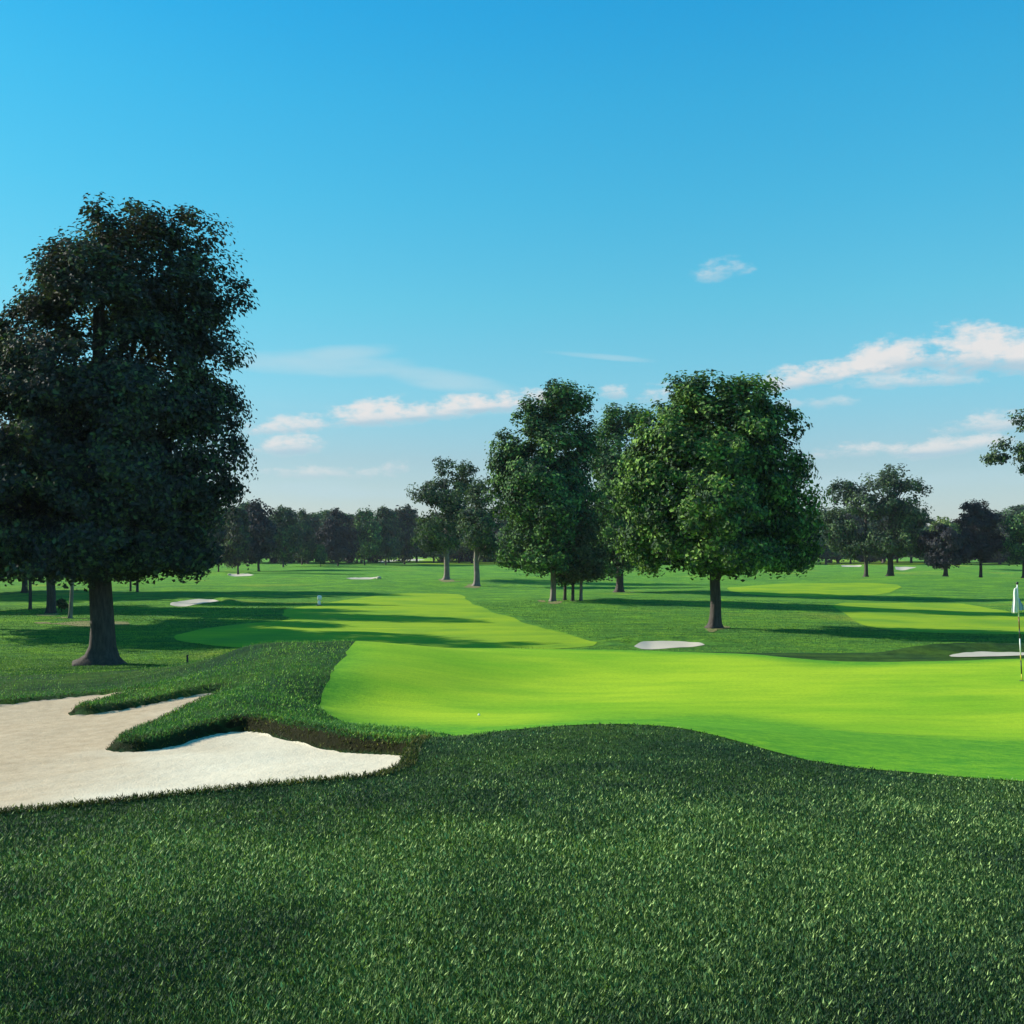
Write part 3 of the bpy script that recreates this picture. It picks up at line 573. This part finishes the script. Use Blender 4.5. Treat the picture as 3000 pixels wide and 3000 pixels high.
# far treeline: four trees built, the rest copied from them
protos = []
for k in range(5):
    rng = np.random.default_rng(200+k); w = [8, 6.5, 9, 7, 8][k]; Hh = 22
    E = [(0, 0, 15, w*.8, w*.75, 7), (-w*.5, 0, 10.5, w*.75, w*.7, 7), (w*.5, 1, 10, w*.75, w*.7, 7.2), (0, -w*.4, 6.6, w*1.1, w*.8, 5.6), (rng.uniform(-2, 2), 0, 18, w*.45, w*.45, 4.2)]
    VV, Fq, at, c = crown_geo(rng, E, 130, 60, 1.0, 2.1); v, f = trunk_geo(rng, Hh, .38, c[:5], 1.3, seg=8, sticks=5)
    protos.append((VV, Fq, at, v, f))
far_done = {}
def far_tree(name, label, px, d, toppy, mati, pk, wscale=1.0, group='trees of the far treeline', rot=0.):
    X = (px-1500)/F*d; z0 = hz(X, d); H = CAMZ-(toppy-HZ)/F*d-z0; s = H/22.0
    root = empty(name, (X, d, z0)); tag(root, label, 'tree', group); root.rotation_euler = (0, 0, rot); root.scale = (s*wscale, s*wscale, s)
    key = (pk, mati)
    if key not in far_done:
        VV, Fq, at, v, f = protos[pk]
        a = mesh_obj('crown', VV, Fq, [M_leaf_far, M_leaf_red, M_leaf_mid, M_leaf_dark][mati], root, attr=at); b = mesh_obj('trunk', v, f, M_bark, root, smooth=True); far_done[key] = (a, b)
    else:
        for p in far_done[key]:
            c = p.copy(); COL.objects.link(c); c.parent = root
    return root
rng = np.random.default_rng(5)
spec = [('slim tree with airy crown, first left in the far field', 697, 224, 1470, 3, 1, .75), ('dark full tree, second from the left in the far field', 757, 265, 1452, 1, 0, .9), ('thin tree with feathery top beside the dark full one', 830, 330, 1472, 0, 3, .8),
        ('bushy grey-green tree left of the rounded dark crown', 885, 360, 1492, 0, 2, .7), ('rounded dark crown standing in the far treeline', 990, 350, 1490, 1, 2, .8), ('small bright-leaved tree before the rounded dark crown', 940, 330, 1590, 2, 1, .9),
        ('grey-green tree right of the rounded dark crown', 1068, 370, 1480, 2, 0, .75), ('dark tree left of the open pale-trunked tree', 1130, 380, 1478, 0, 4, .8), ('olive tree behind the open pale-trunked tree', 1185, 390, 1470, 3, 3, .8), ('dark tree against the right edge of the huge crown', 640, 250, 1500, 3, 2, .8)]
for (lb, px, d, tp, mi, pk, ws) in spec: far_tree('woodland_tree', lb, px, d, tp, mi, pk, ws, rot=rng.uniform(0, 6))
px = 560
k = 0
while px < 3080:
    d = rng.uniform(390, 470); tp = 1482+rng.uniform(-14, 26)
    lb = 'dark tree in the unbroken back row of the far treeline at left' if px < 1250 else 'dark tree of the far back row seen between the centre trees' if px < 2380 else 'dark tree of the far back row behind the right-hand trees'
    if 2690 < px < 2860: tp += 35
    far_tree('woodland_tree', lb, px, d, tp, [0, 3, 2, 0, 2, 3, 0][k % 7], k % 5, rng.uniform(1.05, 1.45), rot=rng.uniform(0, 6)); px += rng.uniform(34, 50); k += 1
# undergrowth closing the wood's edge
E = []
for q in np.arange(480, 3150, 22):
    d = rng.uniform(450, 500); E.append(((q-1500)/F*d, d, 5.5+rng.uniform(0, 5), 5, 4, rng.uniform(8, 11)))
VV, Fq, at, c = crown_geo(rng, E, 2600, 30, 1.5, 2.8); o = mesh_obj('far_wood', VV, Fq, M_leaf_red, attr=at); tag(o, 'dark undergrowth and wood closing the far horizon', 'wood', kind='stuff')

# ------------------------------------------------------------------ flagstick and small things
def lathe_tube(name, path, rad, mat, parent, seg=12): 
    v, f = tube(path, rad, seg); n = len(path)
    v = np.vstack([v, [path[0]], [path[-1]]]); a = len(v)-2
    caps = [(a, (j+1) % seg, j) for j in range(seg)]+[(a+1, (n-1)*seg+j, (n-1)*seg+(j+1) % seg) for j in range(seg)]
    return mesh_obj(name, v, [f, np.array(caps)], mat, parent, smooth=True)
M_white = mat_plain('white_paint', (.8, .8, .78), .4, .4, .04)
M_black = mat_plain('black_paint', (.03, .03, .03), .4, .4, .1)
M_yellow = mat_plain('yellow_paint', (.55, .42, .05), .4, .4, .05)
M_brown = mat_plain('brown_paint', (.16, .05, .03), .4, .4, .05)
M_cloth = mat_plain('white_cloth', (.80, .80, .78), .9, .1, .05, 12)
M_cloth_b = mat_plain('blue_cloth', (.30, .42, .55), .9, .1, .05, 12)
fd = 22.6; fx = (2994-1500)/F*fd; fz = hz(fx, fd)
flag = empty('flagstick', (fx, fd, fz)); tag(flag, 'golf flagstick with limp white flag standing in the hole at the right edge', 'golf flag')
H = 2.13; lx = -.105/H
segs = [(0, .16, M_yellow), (.16, .46, M_black), (.46, .58, M_yellow), (.58, .94, M_white), (.94, 1.16, M_black), (1.16, 1.42, M_brown), (1.42, H, M_white)]
for a, b, m in segs: lathe_tube('pole_section', [(lx*a, 0, a), (lx*b, 0, b)], [.0125, .0125], m, flag)
lathe_tube('finial', [(lx*H, 0, H), (lx*H, 0, H+.02), (lx*H, 0, H+.05), (lx*H, 0, H+.062)], [.014, .03, .028, .01], M_black, flag)
# limp cloth: a folded sheet hanging against the pole
def cloth(name, zt, zb, w0, w1, x0, folds, amp, mat):
    nu, nvv = 28, 20; VV = []
    for j in range(nvv):
        f = j/(nvv-1); z = zt+(zb-zt)*f; w = w0+(w1-w0)*f**.8
        for i in range(nu):
            u = i/(nu-1); VV.append((lx*z+x0+u*w*(1 if x0 >= 0 else -1)+.006*math.sin(9*f+u*4), amp*math.sin(u*math.pi*folds+f*1.5)*(.3+.7*f), z-.05*u*(1-f)))
    Fq = [(j*nu+i, j*nu+i+1, (j+1)*nu+i+1, (j+1)*nu+i) for j in range(nvv-1) for i in range(nu-1)]
    o = mesh_obj(name, np.array(VV), np.array(Fq), mat, flag, smooth=True); md = o.modifiers.new('thick', 'SOLIDIFY'); md.thickness = .003; return o
cloth('flag_cloth', 2.09, 1.50, .05, .13, -.012, 4.5, .03, M_cloth)
cloth('flag_fold', 1.85, 1.56, .03, .13, .012, 3, .02, M_cloth_b)
cup = lathe_tube('hole', [(fx, fd, fz+.014), (fx, fd, fz-.1)], [.054, .054], M_black, None, 20); tag(cup, 'round golf hole at the foot of the flagstick', 'golf hole')
gx, gy, _ = P(1403, 2098, 2.0); gz = hz(gx, gy)
VV = [(.0215*math.sin(math.pi*(i+.5)/8)*math.cos(j*math.pi/6), .0215*math.sin(math.pi*(i+.5)/8)*math.sin(j*math.pi/6), .0215*math.cos(math.pi*(i+.5)/8)) for i in range(8) for j in range(12)]+[(0, 0, .0215), (0, 0, -.0215)]
Fq = np.array([(i*12+j, (i+1)*12+j, (i+1)*12+(j+1) % 12, i*12+(j+1) % 12) for i in range(7) for j in range(12)]); cp = np.array([(96, j, (j+1) % 12) for j in range(12)]+[(97, 84+(j+1) % 12, 84+j) for j in range(12)])
tag(mesh_obj('golf_ball', np.array(VV), [Fq, cp], M_white, smooth=True, loc=(gx, gy, gz+.03)), 'tiny white golf ball lying on the near left part of the green', 'golf ball')
def lxy(px, py, z=0.0): x, y, _ = P(px, py, z); return x, y, hz(x, y)
x, y, z = lxy(549, 1950, .1)
st = empty('wooden_stake', (x, y, z)); tag(st, 'short dark stake in the grass between the big trunk and the mound', 'stake')
lathe_tube('post', [(0, 0, -.1), (0, 0, .42)], [.045, .045], M_bark, st); lathe_tube('cap', [(0, 0, .42), (0, 0, .45), (0, 0, .47)], [.05, .05, .02], M_bark, st)
x, y, z = lxy(935, 1778)
bw = empty('ball_washer', (x, y, z)); tag(bw, 'small pale post with a box head in the shade beside the fairway', 'golf course post')
lathe_tube('post', [(0, 0, -.1), (0, 0, .55)], [.14, .12], M_white, bw); lathe_tube('base', [(0, 0, -.05), (0, 0, .09), (0, 0, .1)], [.3, .28, .2], M_black, bw)
lathe_tube('head', [(.03, 0, .5), (.03, 0, .55), (.03, 0, .88), (.03, 0, .93)], [.14, .2, .2, .1], M_white, bw)
for k, (px, py, r, lb) in enumerate([(1110, 1700, .35, 'pale rounded marker stone on the far left field'), (730, 1652, .55, 'tiny white marker below the far treeline, between two slim trees'), (672, 1686, .3, 'pale stone by the foot of the slim far tree')]):
    x, y, z = lxy(px, py); rg = np.random.default_rng(k)
    VV = []; n1, n2 = 7, 10
    for i in range(n1):
        ph = math.pi*(i+.5)/n1
        for j in range(n2):
            th = 2*math.pi*j/n2; q = r*rg.uniform(.85, 1.1); VV.append((q*math.sin(ph)*math.cos(th)*1.3, q*math.sin(ph)*math.sin(th), q*.85*math.cos(ph)+r*.4))
    Fq = [(i*n2+j, (i+1)*n2+j, (i+1)*n2+(j+1) % n2, i*n2+(j+1) % n2) for i in range(n1-1) for j in range(n2)]
    VV += [(0, 0, r*1.2), (0, 0, -r*.4)]; cap = [(n1*n2, j, (j+1) % n2) for j in range(n2)]+[(n1*n2+1, (n1-1)*n2+(j+1) % n2, (n1-1)*n2+j) for j in range(n2)]
    o = mesh_obj('marker_stone', np.array(VV), [np.array(Fq), np.array(cap)], M_farsand, smooth=True, loc=(x, y, z)); tag(o, lb, 'stone')

# ------------------------------------------------------------------ the air
hm = bpy.data.materials.new('haze_air'); hm.use_nodes = True; t = NT(hm.node_tree); t.n.remove(t.n['Principled BSDF'])
pv = t.new('ShaderNodeVolumePrincipled'); pv.inputs['Color'].default_value = (.80, .88, 1, 1); pv.inputs['Density'].default_value = HAZE; pv.inputs['Anisotropy'].default_value = 0.0
t.l.new(pv.outputs[0], t.n['Material Output'].inputs['Volume'])
bx = [(x, y, z) for z in (-8, 60) for y in (-6200, 6200) for x in (-6200, 6200)]
hb = mesh_obj('haze', np.array(bx, float), np.array([(0, 2, 3, 1), (4, 5, 7, 6), (0, 1, 5, 4), (2, 6, 7, 3), (0, 4, 6, 2), (1, 3, 7, 5)]), hm); tag(hb, 'thin even summer haze over the whole course', 'haze', kind='stuff')
